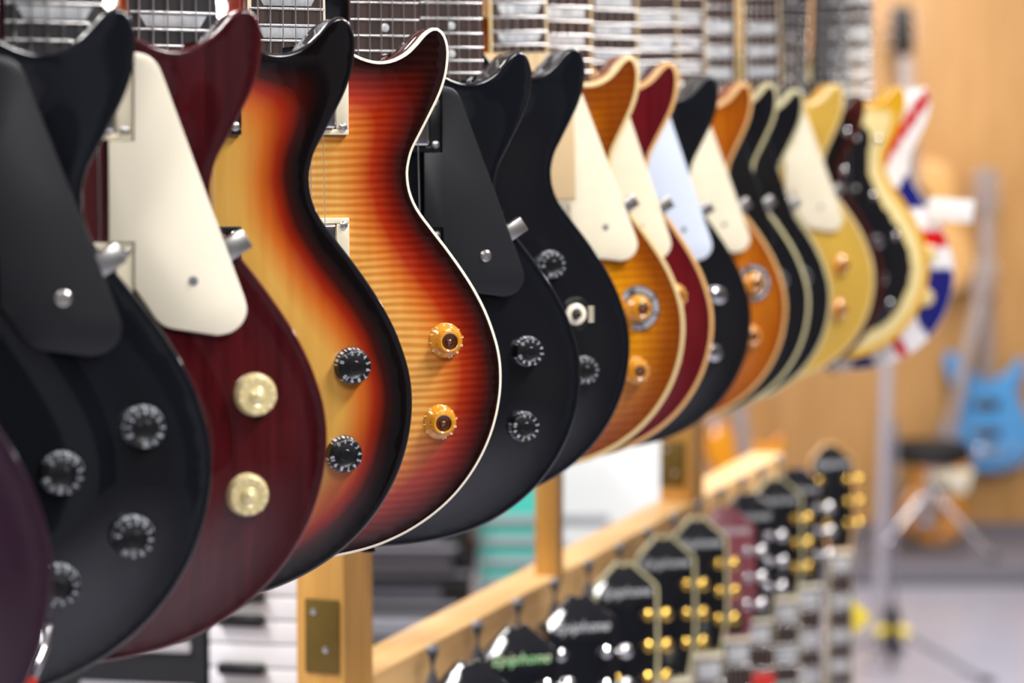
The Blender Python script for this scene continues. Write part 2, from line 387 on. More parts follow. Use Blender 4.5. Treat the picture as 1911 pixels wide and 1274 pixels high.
def neck_me():
    bm = bmesh.new(); rings = []
    for v, dep in ((96, 32), (140, 30), (160, 22), (300, 20), (480, 18), (520, 16), (540, 16)):
        h = fhalf(min(v, NUT)) - 0.3
        rings.append([bm.verts.new(V(-h * math.cos(math.pi * k / 10), v, 11 - dep * math.sin(math.pi * k / 10) ** 0.8)) for k in range(11)])
    for A, B in zip(rings, rings[1:]):
        for k in range(11): bm.faces.new((A[k], A[(k + 1) % 11], B[(k + 1) % 11], B[k]))
    bm.faces.new(rings[0]); bm.faces.new(rings[-1][::-1]); bmesh.ops.recalc_face_normals(bm, faces=bm.faces)
    return finish(bm, 'neck', 50)
NECK = neck_me()
FRET = {}
for n in range(1, 23):
    v = fpos(n); h = fhalf(v) - 0.2; bm = bmesh.new()
    add_tube(bm, [V(-h, v, FB_W - 0.9), V(-h * .5, v, FB_W - 0.1), V(0, v, FB_W + 0.05), V(h * .5, v, FB_W - 0.1), V(h, v, FB_W - 0.9)], 1.15 * K, 6)
    bmesh.ops.recalc_face_normals(bm, faces=bm.faces); FRET[n] = finish(bm, 'fret', 80)
INL = {'trap': {}, 'dot': {}, 'block': {}}
for n in (1, 3, 5, 7, 9, 12, 15, 17, 19, 21):
    v0, v1 = fpos(n), fpos(n - 1); h = fhalf(v0); g = v1 - v0; q = 0.16 * g
    INL['trap'][n] = plate_me('inlay', [(-h * .62, v0 + q), (h * .62, v0 + q), (h * .78, v1 - q), (-h * .78, v1 - q)], FB_W - 2, FB_W + 0.22, 0.12)
    INL['block'][n] = plate_me('inlay', [(-h * .72, v0 + q), (h * .72, v0 + q), (h * .72, v1 - q), (-h * .72, v1 - q)], FB_W - 2, FB_W + 0.22, 0.12)
    INL['dot'][n] = plate_me('inlay', [(3.4 * math.cos(a * math.pi / 10), (v0 + v1) / 2 + 3.4 * math.sin(a * math.pi / 10)) for a in range(20)], FB_W - 2, FB_W + 0.25, 0.12)
STR = []
for i in range(6):
    t = (i - 2.5) / 2.5; bm = bmesh.new()
    add_tube(bm, [V(t * 25.5, -102, 26), V(t * 17.6, NUT, FB_W + 2), V(t * 17.0, NUT + 12, FB_W - 4)], [(0.62 - 0.055 * i) * K] * 3, 5)
    STR.append(finish(bm, 'string', 180))
NUTM = gbox_me('nut', -21.5, 21.5, NUT, NUT + 5, 10, FB_W + 1.6, 0.6)

# headstock: leans back 14 degrees from the nut
TILT = R(14)
HS = [(21.5, 0), (22.5, 10), (27, 26), (33, 44), (36.5, 70), (39, 105), (41, 135), (42.5, 152), (42, 158), (38, 163), (24, 176), (14, 185), (9.5, 189.5), (6, 189), (3, 186.8), (0, 186)]
HSP = HS + [(-u, v) for u, v in HS[::-1] if u > 0]
def hs_xf(me):
    M4 = Matrix.Translation(Vector(V(0, NUT + 5, 13))) @ Matrix.Rotation(-TILT, 4, 'X'); me.transform(M4); return me
def hs(name, P, w0, w1, bev): return hs_xf(plate_me(name, P, w0, w1, bev))
HEAD = hs('headstock', HSP, -14, 0, 1.4)
HEAD_BIND = None
def head_bind():
    P = ccw(np.array(HSP, float)); n = len(P); bm = bmesh.new()
    prof = [(0.0, -6), (-0.6, -5.8), (-0.6, -0.9), (0, 0.25), (3.0, 0.3), (3.0, -1)]
    rings = [[bm.verts.new(V(u, v, w)) for u, v in inset(P, d)] for d, w in prof]
    for A, B in zip(rings, rings[1:]):
        for k in range(n): bm.faces.new((A[k], A[(k + 1) % n], B[(k + 1) % n], B[k]))
    bmesh.ops.recalc_face_normals(bm, faces=bm.faces); return hs_xf(finish(bm, 'headstock_binding', 40))
HEAD_BIND = head_bind()
TRC = hs('truss_cover', [(-3, 6), (3, 6), (12, 14), (13, 24), (9, 34), (3, 44), (0, 46), (-3, 44), (-9, 34), (-13, 24), (-12, 14)], 0, 2, 0.5)
LOGO = text_me('logo', 'Epiphone', 0.0175, 0.35, 0.0002)
LOGO.transform(Matrix.Rotation(R(90), 4, 'X')); LOGO.transform(Matrix.Translation(Vector(V(0, 152, 0.5)))); hs_xf(LOGO)
def tuner_post():
    return lathe_me('tuner', [(0, 0), (6.5, 0), (6.5, 1.5), (4.6, 2.4), (3.0, 3.0), (2.8, 12), (3.4, 13), (3.2, 15), (0, 15)], 14)
TPOST = tuner_post()
def tuner_button():
    bm = bmesh.new(); bmesh.ops.create_uvsphere(bm, u_segments=14, v_segments=9, radius=1)
    for vv in bm.verts:
        x, y, z = vv.co; vv.co = Vector(((x * 8.5) * K, y * 4.2 * K, (z * 8.0 * (1 + 0.12 * x)) * K))
    add_tube(bm, [(-16 * K, 0, 0), (-6 * K, 0, 0)], 1.8 * K, 8)
    return finish(bm, 'tuner_button', 60)
TBTN = tuner_button()

# hardware
def knob_numbers(r_top, w_top, r_side0, w0, r_side1, w1):
    bm = bmesh.new()
    for k in range(11):
        a = R(215 - k * 29); s = str(k)
        me = text_me('n', s, 0.0042); me.transform(Matrix.Rotation(a - R(90), 4, 'Z')); 
        me.transform(Matrix.Translation(Vector((r_top * K * math.cos(a), r_top * K * math.sin(a), 0)))); me.transform(Matrix.Rotation(R(90), 4, 'X')); me.transform(Matrix.Translation(Vector((0, -(w_top + 0.12) * K, 0))))
        bm.from_mesh(me); bpy.data.meshes.remove(me)
        for da in (-0.07, 0.07):                            # the tick strokes down the side wall
            c = a + (0 if da < 0 else R(14.5)); ww = 0.075 if da < 0 else 0.035
            P = [(r_side0 + .15, w0, c - ww), (r_side0 + .15, w0, c + ww), (r_side1 + .15, w1, c + ww), (r_side1 + .15, w1, c - ww)]
            bm.faces.new([bm.verts.new((r * math.cos(q) * K, -w * K, r * math.sin(q) * K)) for r, w, q in P])
    return finish(bm, 'numbers')
SPEED = lathe_me('knob', [(0, 0), (12.6, 0), (12.8, 1.0), (12.4, 2.4), (11.4, 9.6), (11.0, 10.4), (10.4, 10.8), (8, 10.9), (7.4, 10.5), (4.2, 10.3), (3.6, 10.7), (0, 10.8)], 44)
SPEED_N = knob_numbers(9.3, 10.8, 12.3, 2.6, 11.6, 8.6)
GKNOB = lathe_me('knob', [(0, 0), (13.4, 0), (13.6, 1.2), (13.2, 3.0), (12.0, 8.2), (11.0, 9.4), (8.5, 9.6), (5.6, 8.6), (5.0, 9.0), (4.4, 10.6), (2.6, 11.4), (1.6, 12.4), (0, 12.7)], 44)
GKNOB_N = knob_numbers(10.0, 9.55, 12.6, 4.0, 12.1, 7.6)
TOPHAT = lathe_me('knob', [(0, 0), (13.2, 0), (13.4, 1.2), (12.8, 3.2), (10.6, 5.4), (9.2, 6.6), (8.7, 8.0), (8.4, 13.2), (7.9, 14.4), (7.0, 14.8), (6.0, 14.2)], 44, deg=40)
TOPHAT_C = lathe_me('knob_core', [(6.4, 14.0), (5.6, 12.6), (3.4, 12.3), (2.6, 12.8), (2.2, 13.6), (1.0, 14.4), (0, 14.6)], 36)
TOPHAT_N = knob_numbers(11.7, 4.5, 12.9, 1.4, 12.7, 3.0)
CHKNOB = lathe_me('knob', [(0, 0), (10, 0), (10.2, 1), (9.4, 14), (8.6, 16), (6, 17), (0, 17.4)], 32)
DISC = lathe_me('knob_disc', [(0, 0), (21.5, 0), (22, 0.4), (22, 0.9), (21.5, 1.2), (0, 1.2)], 48)
def arc_me():
    bm = bmesh.new()
    for a0, a1 in ((35, 100), (-15, 28), (-75, -22), (-140, -82), (125, 160), (170, 205)):
        pts = [R(a0 + (a1 - a0) * i / 8) for i in range(9)]
        for p, q in zip(pts, pts[1:]):
            bm.faces.new([bm.verts.new((r * K * math.cos(t), -1.35 * K, r * K * math.sin(t))) for r, t in ((15.5, p), (20.5, p), (20.5, q), (15.5, q))])
    return finish(bm, 'disc_print')
DISC_P = arc_me()
SCREW = lathe_me('screw', [(0, 0), (3.0, 0), (3.1, 0.8), (2.2, 1.7), (1.0, 1.9), (0.9, 1.3), (0, 1.3)], 16)
PSCREW = lathe_me('screw', [(0, 0), (4.6, 0), (4.6, 1.1), (3.4, 2.2), (1.4, 2.3), (1.2, 1.6), (0, 1.6)], 18)
STRAP = lathe_me('strap_button', [(0, 0), (7, 0), (7, 1), (4.4, 2), (4.2, 5), (6.4, 7), (6.8, 8.6), (5.4, 9.6), (0, 9.8)], 20, 'z')
def ring_frame(u, v, w0, w1):
    bm = bmesh.new()
    def slab(u0, u1, v0, v1): add_box(bm, u0 * K, u1 * K, -w1 * K, -w0 * K, v0 * K, v1 * K, 0.7 * K, 2)
    slab(-u, u, v - 4.2, v); slab(-u, u, -v, -v + 4.2); slab(-u, -36, -v + 4.2, v - 4.2); slab(36, u, -v + 4.2, v - 4.2)
    return finish(bm, 'pickup_ring', 40)
PRING = ring_frame(45.5, 22.5, 7, 14.5)
def pcover():
    bm = bmesh.new(); add_box(bm, -34.8 * K, 34.8 * K, -19 * K, -8 * K, -17.8 * K, 17.8 * K, 2.0 * K, 3)
    return finish(bm, 'pickup_cover', 40)
PCOV = pcover()
def ppoles():
    bm = bmesh.new()
    for i in range(6):
        u = (i - 2.5) * 10; r = bmesh.ops.create_circle(bm, cap_ends=True, segments=12, radius=2.3 * K)
        for vv in r['verts']: vv.co = Vector((vv.co.x + u * K, -19.15 * K, vv.co.y + 7 * K))
    return finish(bm, 'pole_pieces')
PPOLE = ppoles()
BRIDGE = gbox_me('bridge', -40, 40, -108, -96, 10, 24, 2); TAILP = gbox_me('tailpiece', -42, 42, -152, -138, 10, 22, 4)
def pg_outline():
    P = [(31, 16.6), (46, 16.6), (46, 62.4), (38, 62.4), (38, 68.6)] + list(map(tuple, catmull([(46, 69), (54, 67), (60, 61.5), (63.8, 53)], 4, False))) + [(88, -12)]
    P += list(map(tuple, catmull([(111.6, -75.5), (113.4, -84), (110.6, -91.8), (104, -97.2), (95.5, -99)], 5, False))) + list(map(tuple, catmull([(70, -95), (63.5, -93), (58.5, -88.5)], 3, False))) + [(46, -70), (46, -43.1), (31, -43.1)]
    return np.array(P)
PGP = pg_outline()
PG = plate_me('pickguard', PGP, 14.2, 16.6, 0.8)
PG_EDGE = plate_me('pickguard_edge', inset(ccw(PGP), -0.25), 14.4, 15.6, 0.3)
def bracket_me():
    bm = bmesh.new(); add_box(bm, -8 * K, 10 * K, -14.0 * K, -4 * K, -6.2 * K, 6.2 * K, 0.8 * K, 2); return finish(bm, 'pickguard_bracket', 40)
BRK = bracket_me()

# ------------------------------------------------------------------ build one guitar
def guitar(spec):
    X, Y, dz, roll = spec['pos']
    t = thing('electric_guitar', spec['label'], 'guitar', (X * K, Y * K, CAM_H + dz * K), (0, R(-roll), R(spec.get('yaw', 17))), spec['group'])
    t.scale = (spec.get('scale', 1.0),) * 3
    side = spec['side']; bind = spec.get('bind')
    body = {None: BODY_FULL, 6: BODY_B6, 12: BODY_B12}[bind]
    b = link('body', body, side, t)
    tp = link('body_top', spec.get('topmesh', TOP), spec['top'], t)
    if bind: link('binding', BIND_6 if bind == 6 else BIND_12, spec['bindmat'], t)
    link('neck', NECK, spec.get('neck', M['neckdark']), t)
    fbd = link('fretboard', BOARD, spec.get('board', M['rose']), t)
    if spec.get('fbbind'): link('fretboard_binding', FB_BIND, spec['fbbind'], t)
    lo = spec.get('frets', (9, 22))
    for n in range(lo[0], lo[1] + 1): link('fret', FRET[n], M['fret'], fbd)
    for n, me in INL[spec.get('inlay', 'trap')].items():
        if lo[0] <= n <= lo[1]: link('inlay', me, M['pearl'], fbd)
    for s in STR: link('string', s, M['string'], t)
    link('nut', NUTM, M['creamlight'], t)
    hd = link('headstock', HEAD, spec.get('head', M['black']), t)
    link('truss_cover', TRC, M['blackpl'], hd)
    link('logo', LOGO, spec.get('logo', M['pearl']), hd)
    if spec.get('headbind'): link('headstock_binding', HEAD_BIND, spec['headbind'], hd)
    hw = spec.get('hw', M['chrome'])
    if spec.get('tuners', False):
        for s in (-1, 1):
            for hy in (46, 84, 122):
                M4 = Matrix.Translation(Vector(V(0, NUT + 5, 13))) @ Matrix.Rotation(-TILT, 4, 'X')
                hwid = float(np.interp(hy, [p[1] for p in HS[:8]], [p[0] for p in HS[:8]]))
                q = link('tuner', TPOST, hw, t, M4 @ Vector(V(s * (hwid - 13), hy, 0)), (-TILT, 0, 0))
                link('tuner_button', TBTN, spec.get('btn', hw), q, V(s * 26, 0, -9), (0, 0 if s > 0 else R(180), 0))
    if spec.get('bare'): return t
    for vc in (39.5, -66):
        pr = link('pickup_ring', PRING, spec.get('ring', M['cream']), t, V(0, vc, 0))
        link('pickup_cover', PCOV, spec.get('pcov', M['chrome']), pr); link('pole_pieces', PPOLE, M['nickel'], pr)
        for du in (-41, 41):
            for dv in (-17, 17): link('screw', SCREW, M['nickel'], pr, V(du, dv, 14.3))
    link('bridge', BRIDGE, hw, t); link('tailpiece', TAILP, hw, t)
    kind = spec.get('knob', 'speed')
    for i, (u, v) in enumerate(spec.get('knobs', [(120, -136), (115, -197), (70, -163), (64, -225)])):
        w = surf(u, v) - 0.3
        if kind == 'speed':
            k = link('knob', SPEED, M['blackpl'], t, V(u, v, w)); link('numbers', SPEED_N, M['digit'], k)
        elif kind == 'gold':
            k = link('knob', GKNOB, M['goldknob'], t, V(u, v, w)); link('numbers', GKNOB_N, M['golddigit'], k)
        elif kind == 'tophat':
            k = link('knob', TOPHAT, M['amberknob'], t, V(u, v, w)); link('knob_core', TOPHAT_C, M['brownknob'], k); link('numbers', TOPHAT_N, M['golddigit'], k)
        else: k = link('knob', CHKNOB, M['chrome'], t, V(u, v, w))
        if kind == 'speed' or kind == 'gold': k.rotation_euler = (0, R(spec.get('turn', 20) + 37 * i), 0)
        if spec.get('disc') == i:
            dsc = link('knob_disc', DISC, M['blackpl'], t, V(u, v, w + 0.3)); link('disc_print', DISC_P, M['kgrey'], dsc)
    if spec.get('pg'):
        p = link('pickguard', PG, spec['pg'], t)
        if spec.get('pgedge'): link('pickguard_edge', PG_EDGE, spec['pgedge'], p)
        ps = link('pickguard_screw', PSCREW, M['nickel'] if spec['pg'] is M['satin'] else M['rubber'], t, V(81, -66, 16.4)); ps.scale = (1, 1, 1) if spec['pg'] is M['satin'] else (0.62, 0.62, 0.62)
        o = link('pickguard_bracket', BRK, M['nickel'], t, V(106, -46, 0), (0, R(-33), 0)); o['label'] = 'small brushed metal bracket at the pickguard edge'
    link('strap_button', STRAP, spec.get('strap', hw), t, V(-8, -297, -27), (R(180), 0, 0))
    return t

# lacquers of the tops
T = {}
T['sun'] = burst('three_tone_sunburst', [(0, (12, 9, 11)), (11, (15, 10, 11)), (18, (52, 13, 10)), (26, (138, 34, 12)), (36, (184, 94, 32)), (52, (206, 158, 76)), (80, (210, 168, 90))], grain=(244, 236, 222), wob=4)
T['flame'] = burst('flame_cherry_sunburst', [(0, (22, 11, 12)), (8, (38, 14, 14)), (19, (108, 22, 13)), (31, (158, 46, 18)), (44, (202, 120, 52)), (58, (222, 166, 88)), (80, (232, 186, 114))], flame=(54, (230, 204, 168)), grain=(248, 240, 226), wob=4)
T['honey'] = burst('honey_sunburst', [(0, (112, 54, 8)), (18, (138, 74, 10)), (38, (184, 118, 14)), (56, (208, 148, 24)), (85, (218, 162, 36))], flame=(40, (232, 208, 178)), grain=(240, 224, 200))
T['amber'] = burst('amber_orange_top', [(0, (122, 62, 10)), (14, (160, 86, 14)), (50, (188, 112, 22)), (80, (196, 122, 30))], grain=(226, 204, 180))
T['wine'] = burst('wine_red_top', [(0, (60, 18, 23)), (30, (74, 20, 25)), (80, (84, 22, 26))], grain=(190, 160, 160))
T['wine2'] = burst('cherry_red_top', [(0, (84, 16, 24)), (30, (98, 18, 26)), (80, (104, 20, 26))], grain=(214, 190, 190))
T['gold'] = mat('gold_metallic_top', (206, 166, 70), 0.3, 0.15, coat=0.6)
T['dark'] = burst('dark_cherry_edge_top', [(0, (88, 42, 34)), (6, (58, 20, 19)), (13, (15, 9, 10)), (60, (10, 9, 11))], wob=1.5)
T['creamtop'] = burst('cream_and_yellow_top', [(0, (216, 160, 30)), (9, (220, 166, 40)), (13, (232, 212, 150)), (80, (232, 212, 150))], wob=0.5)

G1 = 'electric guitars hanging in the upper row'
SPECS = [
 dict(pos=(-394, 1110, -45, 0), label='dark purple electric guitar at far left, only its lower bout edge in view', side=M['purple'], top=M['purple'], bind=None, knobs=[], pg=None),
 dict(pos=(-333.7, 1276.3, -12.1, 0), label='large black electric guitar with four black numbered knobs nearest the lens', side=M['black'], top=M['black'], pg=M['satin'], ring=M['blackpl'], knob='speed', board=M['ebony'], turn=10, knobs=[(126, -141), (119, -204), (79, -165), (76, -229)]),
 dict(pos=(-271.9, 1361.9, -6.0, -0.6), label='wine red electric guitar with big cream pickguard and two pale gold knobs', side=M['wine'], top=T['wine'], pg=M['creamlight'], knob='gold', neck=M['wine'], board=M['ebony']),
 dict(pos=(-226.5, 1523.9, -1.2, -0.5), label='plain yellow to black sunburst electric guitar with two black numbered knobs', side=M['black'], top=T['sun'], knob='speed', ring=M['blackpl'], pcov=M['blackpl'], board=M['ebony'], turn=55, knobs=[(122, -138), (116, -198), (70, -163), (64, -225)]),
 dict(pos=(-167, 1687, 0, 0), label='flame maple cherry sunburst electric guitar edged in thin cream binding', side=M['brownside'], top=T['flame'], bind=6, bindmat=M['creamlight'], knob='tophat', board=M['rose'], fbbind=M['cream'], neck=M['neckbrown']),
 dict(pos=(-103.7, 1824.7, -12.1, 0.3), label='black electric guitar with black pickguard right behind the flame maple sunburst', side=M['black'], top=M['black'], pg=M['satin'], ring=M['blackpl'], inlay='dot', knob='speed', turn=80, knobs=[(118, -144), (114, -205), (64, -163), (58, -225)], strap=M['blackpl']),
 dict(pos=(-55.6, 1979.7, -1.9, 0.4), label='black electric guitar with no pickguard and a white ringed switch by its knobs', side=M['black'], top=M['black'], ring=M['blackpl'], pcov=M['blackpl'], inlay='dot', knob='speed', knobs=[(90, -91), (120, -184), (79, -205)], turn=30),
 dict(pos=(5.2, 2182.8, -1.6, 1.6), label='honey sunburst electric guitar with cream pickguard and dark ring under one amber knob', side=M['amberside'], top=T['honey'], bind=12, bindmat=M['oldcream'], pg=M['cream'], knob='tophat', knobs=[(115, -146), (111, -206), (79, -165), (76, -229)], disc=0, fbbind=M['oldcream'], neck=M['neckbrown']),
 dict(pos=(45.6, 2261.2, -0.5, -0.5), label='cherry red electric guitar with tan binding behind the honey sunburst one', side=M['wine'], top=T['wine2'], bind=12, bindmat=M['tanbind'], pg=M['cream'], knob='tophat', fbbind=M['oldcream'], inlay='block'),
 dict(pos=(99.7, 2419.7, -8.5, -0.3), label='black electric guitar with bluish white pickguard and chrome knobs', side=M['black'], top=M['black'], bind=12, bindmat=M['blackpl'], pg=M['bluewhite'], knob='chrome', fbbind=M['oldcream'], inlay='block'),
 dict(pos=(161, 2639.8, -11.5, 1.1), label='amber orange electric guitar with cream pickguard in the middle of the row', side=M['amberside'], top=T['amber'], bind=12, bindmat=M['tanbind'], pg=M['cream'], knob='tophat', disc=0, fbbind=M['oldcream'], inlay='block', neck=M['neckbrown']),
 dict(pos=(195.4, 2688.8, -9.1, 0.6), label='black cream edged electric guitar directly behind the amber orange one', side=M['black'], top=M['black'], bind=12, bindmat=M['greybind'], pg=M['blackpl'], pgedge=M['bluewhite'], knob='speed', fbbind=M['oldcream'], inlay='block', ring=M['blackpl']),
 dict(pos=(243.2, 2831.3, -10.9, -0.2), label='black cream edged electric guitar directly in front of the gold top', side=M['black'], top=M['black'], bind=12, bindmat=M['greybind'], pg=M['blackpl'], pgedge=M['bluewhite'], knob='speed', fbbind=M['oldcream'], inlay='block', ring=M['blackpl']),
 dict(pos=(326.5, 3048.8, -0.6, 1.5), label='gold top electric guitar with cream pickguard and two amber knobs', side=M['goldside'], top=T['gold'], bind=12, bindmat=M['oldcream'], pg=M['cream'], knob='tophat', knobs=[(112, -145), (108, -204), (79, -165), (76, -229)], fbbind=M['oldcream'], inlay='trap'),
 dict(pos=(372, 3190, -4, -2.0), label='black electric guitar with dark cherry rim between the gold and the yellow guitar', side=M['black'], top=T['dark'], knob='chrome', inlay='dot', ring=M['blackpl'], board=M['ebony']),
 dict(pos=(450, 3300, 6, 0), label='yellow and cream electric guitar with large black pickguard', side=M['yellow'], top=T['creamtop'], knob='chrome', inlay='dot', bind=None, ring=M['blackpl'], pcov=M['blackpl'], board=M['ebony'], knobs=[(70, -125), (78, -178)]),
 dict(scale=1.06, pos=(497, 3400, 2, 0), label='electric guitar painted with a red white and blue Union Jack at the row end', side=M['whiteside'], top=None, knob='gold', inlay='block', hw=M['gold']),
]
# Union Jack cap: paint stored per vertex
def jack_top():
    me = TOP.copy(); c = me.color_attributes.new('flag', 'FLOAT_COLOR', 'POINT')
    blue, wht, red = lin((26, 30, 110)), lin((232, 230, 232)), lin((190, 22, 28))
    cols = []
    for u, v in TV:
        x, y = u + 36, v + 115; k = blue
        for dx, dy in ((0.61, 0.79), (-0.61, 0.79)):
            d = abs(x * dy - y * dx)
            if d < 43: k = wht
            if d < 8: k = red
        if abs(y) < 45 or abs(x) < 45: k = wht
        if abs(y) < 12 or abs(x) < 12: k = red
        cols += list(k)
    c.data.foreach_set('color', np.array(cols, np.float32)); return me
m = mat('flag_paint', (220, 220, 220), 0.08, coat=0.5); at = m.node_tree.nodes.new('ShaderNodeAttribute'); at.attribute_name = 'flag'
m.node_tree.links.new(at.outputs['Color'], m.node_tree.nodes['Principled BSDF'].inputs['Base Color'])
SPECS[16]['top'] = m; SPECS[16]['topmesh'] = jack_top()
UP = []
for s in SPECS:
    s['group'] = G1; UP.append(guitar(s))

# extras that belong to single guitars
g = UP[1]                                                           # lever switch with a red tip low on the black guitar
lv = link('lever_switch', tube_me('lever_switch', [V(0, 0, 2), V(-3, -10, 12), V(-10, -26, 16)], [4.2 * K, 3.4 * K, 2.6 * K], 12), M['chrome'], g, V(70, -254, surf(70, -254) - 1))
link('lever_tip', tube_me('lever_tip', [V(-9.5, -25, 15.8), V(-12.5, -32, 16.8)], [3.4 * K, 3.2 * K], 12), M['red'], lv)
g = UP[6]                                                           # white washer switch with its small plate
w = surf(113, -135)
sp = link('switch_plate', plate_me('switch_plate', [(15 * math.cos(a * math.pi / 16), 15 * math.sin(a * math.pi / 16)) for a in range(32)], 0, 0.8, 0.3), M['blackpl'], g, V(113, -135, w))
wsh = lathe_me('switch_washer', [(4.5, 0.8), (4.5, 2.4), (5.5, 3.0), (8.2, 2.6), (9.4, 1.6), (9.6, 0.8)], 32)
link('switch_washer', wsh, M['creamlight'], sp)
link('switch_knob', lathe_me('switch_knob', [(4.6, 0.8), (4.2, 3), (2.6, 6), (2.4, 9), (0, 10)], 20), M['blackpl'], sp)
bm = bmesh.new()
for i in range(5): add_box(bm, 11.5 * K, 16.5 * K, -1.1 * K, -0.7 * K, (-7 + i * 3) * K, (-5.4 + i * 3) * K)
link('switch_print', finish(bm, 'switch_print'), M['cream'], sp)
g = UP[15]                                                          # big black pickguard with the same shape as the body
keep = [f for f in TF if min(TE[list(f)]) > 30 and not (max(TV[list(f)][:, 1]) > 62 and max(abs(TV[list(f)][:, 0])) < 30)]
ids = sorted({i for f in keep for i in f}); mp = {i: k for k, i in enumerate(ids)}
bm = bmesh.new(); vs = [bm.verts.new(V(TV[i][0], TV[i][1], TH[i] + 2.2)) for i in ids]
for f in keep:
    a, b, c = (TV[i] for i in f[:3]); ff = f if (b - a)[0] * (c - a)[1] - (b - a)[1] * (c - a)[0] > 0 else f[::-1]
    bm.faces.new([vs[mp[i]] for i in ff])
r = bmesh.ops.extrude_edge_only(bm, edges=[e for e in bm.edges if len(e.link_faces) == 1])
for e in r['geom']:
    if isinstance(e, bmesh.types.BMVert): e.co.y += 2.2 * K
pgm = finish(bm, 'pickguard', 50); pgo = link('pickguard', pgm, M['black'], g)
for u, v in ((80, 20), (106, -118), (98, -216), (70, -60)): link('screw', PSCREW, M['chrome'], pgo, V(u, v, surf(u, v) + 2))
g = UP[14]
for u, v in ((98, 44), (97, -10), (86, -40)): link('screw', PSCREW, M['chrome'], g, V(u, v, surf(u, v)))

# tan card slipped under the strings of the honey sunburst guitar
c = link('card_sheet', gbox_me('card_sheet', -36, 51, -38, 100, 17.4, 18.4, 0.3), M['card']); c.location = UP[7].location; c.rotation_euler = UP[7].rotation_euler
tag(c, 'tan card sheet tucked under the strings of the honey sunburst guitar', 'card')
# white paper tag hanging beside the Union Jack guitar
c = link('price_tag', gbox_me('price_tag', -44, 26, -17, 17, 0, 1.2, 0.4), M['white'], None, (0.663, 3.43, CAM_H - 0.078), (0, R(4), R(10)))
tag(c, 'small white card tag sticking out beside the Union Jack guitar', 'tag')

# ------------------------------------------------------------------ wooden rack
TH_R = math.atan(0.354)
rack = thing('guitar_rack', 'pale pine rack with posts and a long rail behind the standing guitars', 'rack', (-0.1576, 2.13, 0), (0, 0, -TH_R))
RAIL_Z = CAM_H - 0.500
def rpart(name, me, m, loc=(0, 0, 0), rot=None, parent=None): return link(name, me, m, parent or rack, loc, rot)
rpart('post', box_me('post', -0.05, 0, 0, 0.070, 0, 2.34, 0.002), M['wood'])
rpart('post', box_me('post', -0.028, 0, 0.632, 0.660, RAIL_Z - 0.012, 2.34, 0.002), M['wood'])
rpart('post', box_me('post', -0.05, 0, 1.262, 1.326, RAIL_Z - 0.012, 2.34, 0.002), M['wood'])
rpart('post', box_me('post', -0.05, 0, 1.80, 1.855, 0, RAIL_Z - 0.09, 0.002), M['wood'])
rpart('rail', box_me('rail', -0.054, 0, 0.070, 1.857, RAIL_Z - 0.09, RAIL_Z, 0.002), M['woodrail'])
rpart('rail', box_me('rail', -0.054, -0.002, -1.05, 1.62, 2.17, 2.26, 0.002), M['woodrail'])['label'] = 'upper rail above the frame'
rpart('base_plank', box_me('base_plank', -0.16, 0.27, 0.10, 2.05, 0.0, 0.109, 0.003), M['woodrail'])
for py, z0, z1, x0, x1 in ((-0.0006, CAM_H - 0.484, CAM_H - 0.414, -0.0395, -0.005), (1.2614, CAM_H - 0.479, CAM_H - 0.412, -0.049, -0.012)):
    p = rpart('metal_plate', box_me('metal_plate', x0, x1, py - 0.0022, py, z0, z1, 0.0006), M['bronze'])
    for dx, dz in ((0.27, 0.83), (0.62, 0.32)):
        rpart('screw', lathe_me('screw', [(0, 0), (3.4, 0), (3.0, 1.0), (1.0, 1.5), (0.9, 1), (0, 1)], 14), M['nickel'], (x0 + dx * (x1 - x0), py - 0.0022, z0 + dz * (z1 - z0)), None, p)
pegm = tube_me('peg', [(-0.004, 0, -0.05), (0.014, 0, -0.05), (0.019, 0, -0.044), (0.020, 0, -0.03), (0.020, 0, 0.006), (0.019, 0, 0.010)], [0.006, 0.006, 0.007, 0.0075, 0.0075, 0.004], 12)
y = 0.045 + 0.13
while y < 1.8:
    rpart('peg', pegm, M['rubber'], (0, y, RAIL_Z)); y += 0.1305
# hangers of the upper row: an arm from the upper rail and a padded fork round the neck
for t in UP:
    n = Matrix.LocRotScale(t.location, t.rotation_euler, None)
    c0 = n @ Vector(V(0, NUT + 13, -16))
    inv = Matrix.LocRotScale(rack.location, rack.rotation_euler, None).inverted()
    a = inv @ c0; fl = inv @ (n @ Vector(V(-26.5, NUT + 13, 10))); fr = inv @ (n @ Vector(V(26.5, NUT + 13, 10)))
    bl = inv @ (n @ Vector(V(-26.5, NUT + 13, -16))); br = inv @ (n @ Vector(V(26.5, NUT + 13, -16)))
    bm = bmesh.new()
    add_tube(bm, [(-0.01, a.y + 0.02, 2.20), (0.02, a.y + 0.02, 2.20), (a.x - 0.04, bl.y + 0.01, bl.z + 0.004), bl], 0.005, 10)
    add_tube(bm, [bl, br], 0.005, 10); add_tube(bm, [bl, fl], 0.0055, 10); add_tube(bm, [br, fr], 0.0055, 10)
    bmesh.ops.recalc_face_normals(bm, faces=bm.faces)
    rpart('hanger', finish(bm, 'hanger', 50), M['rubber'])

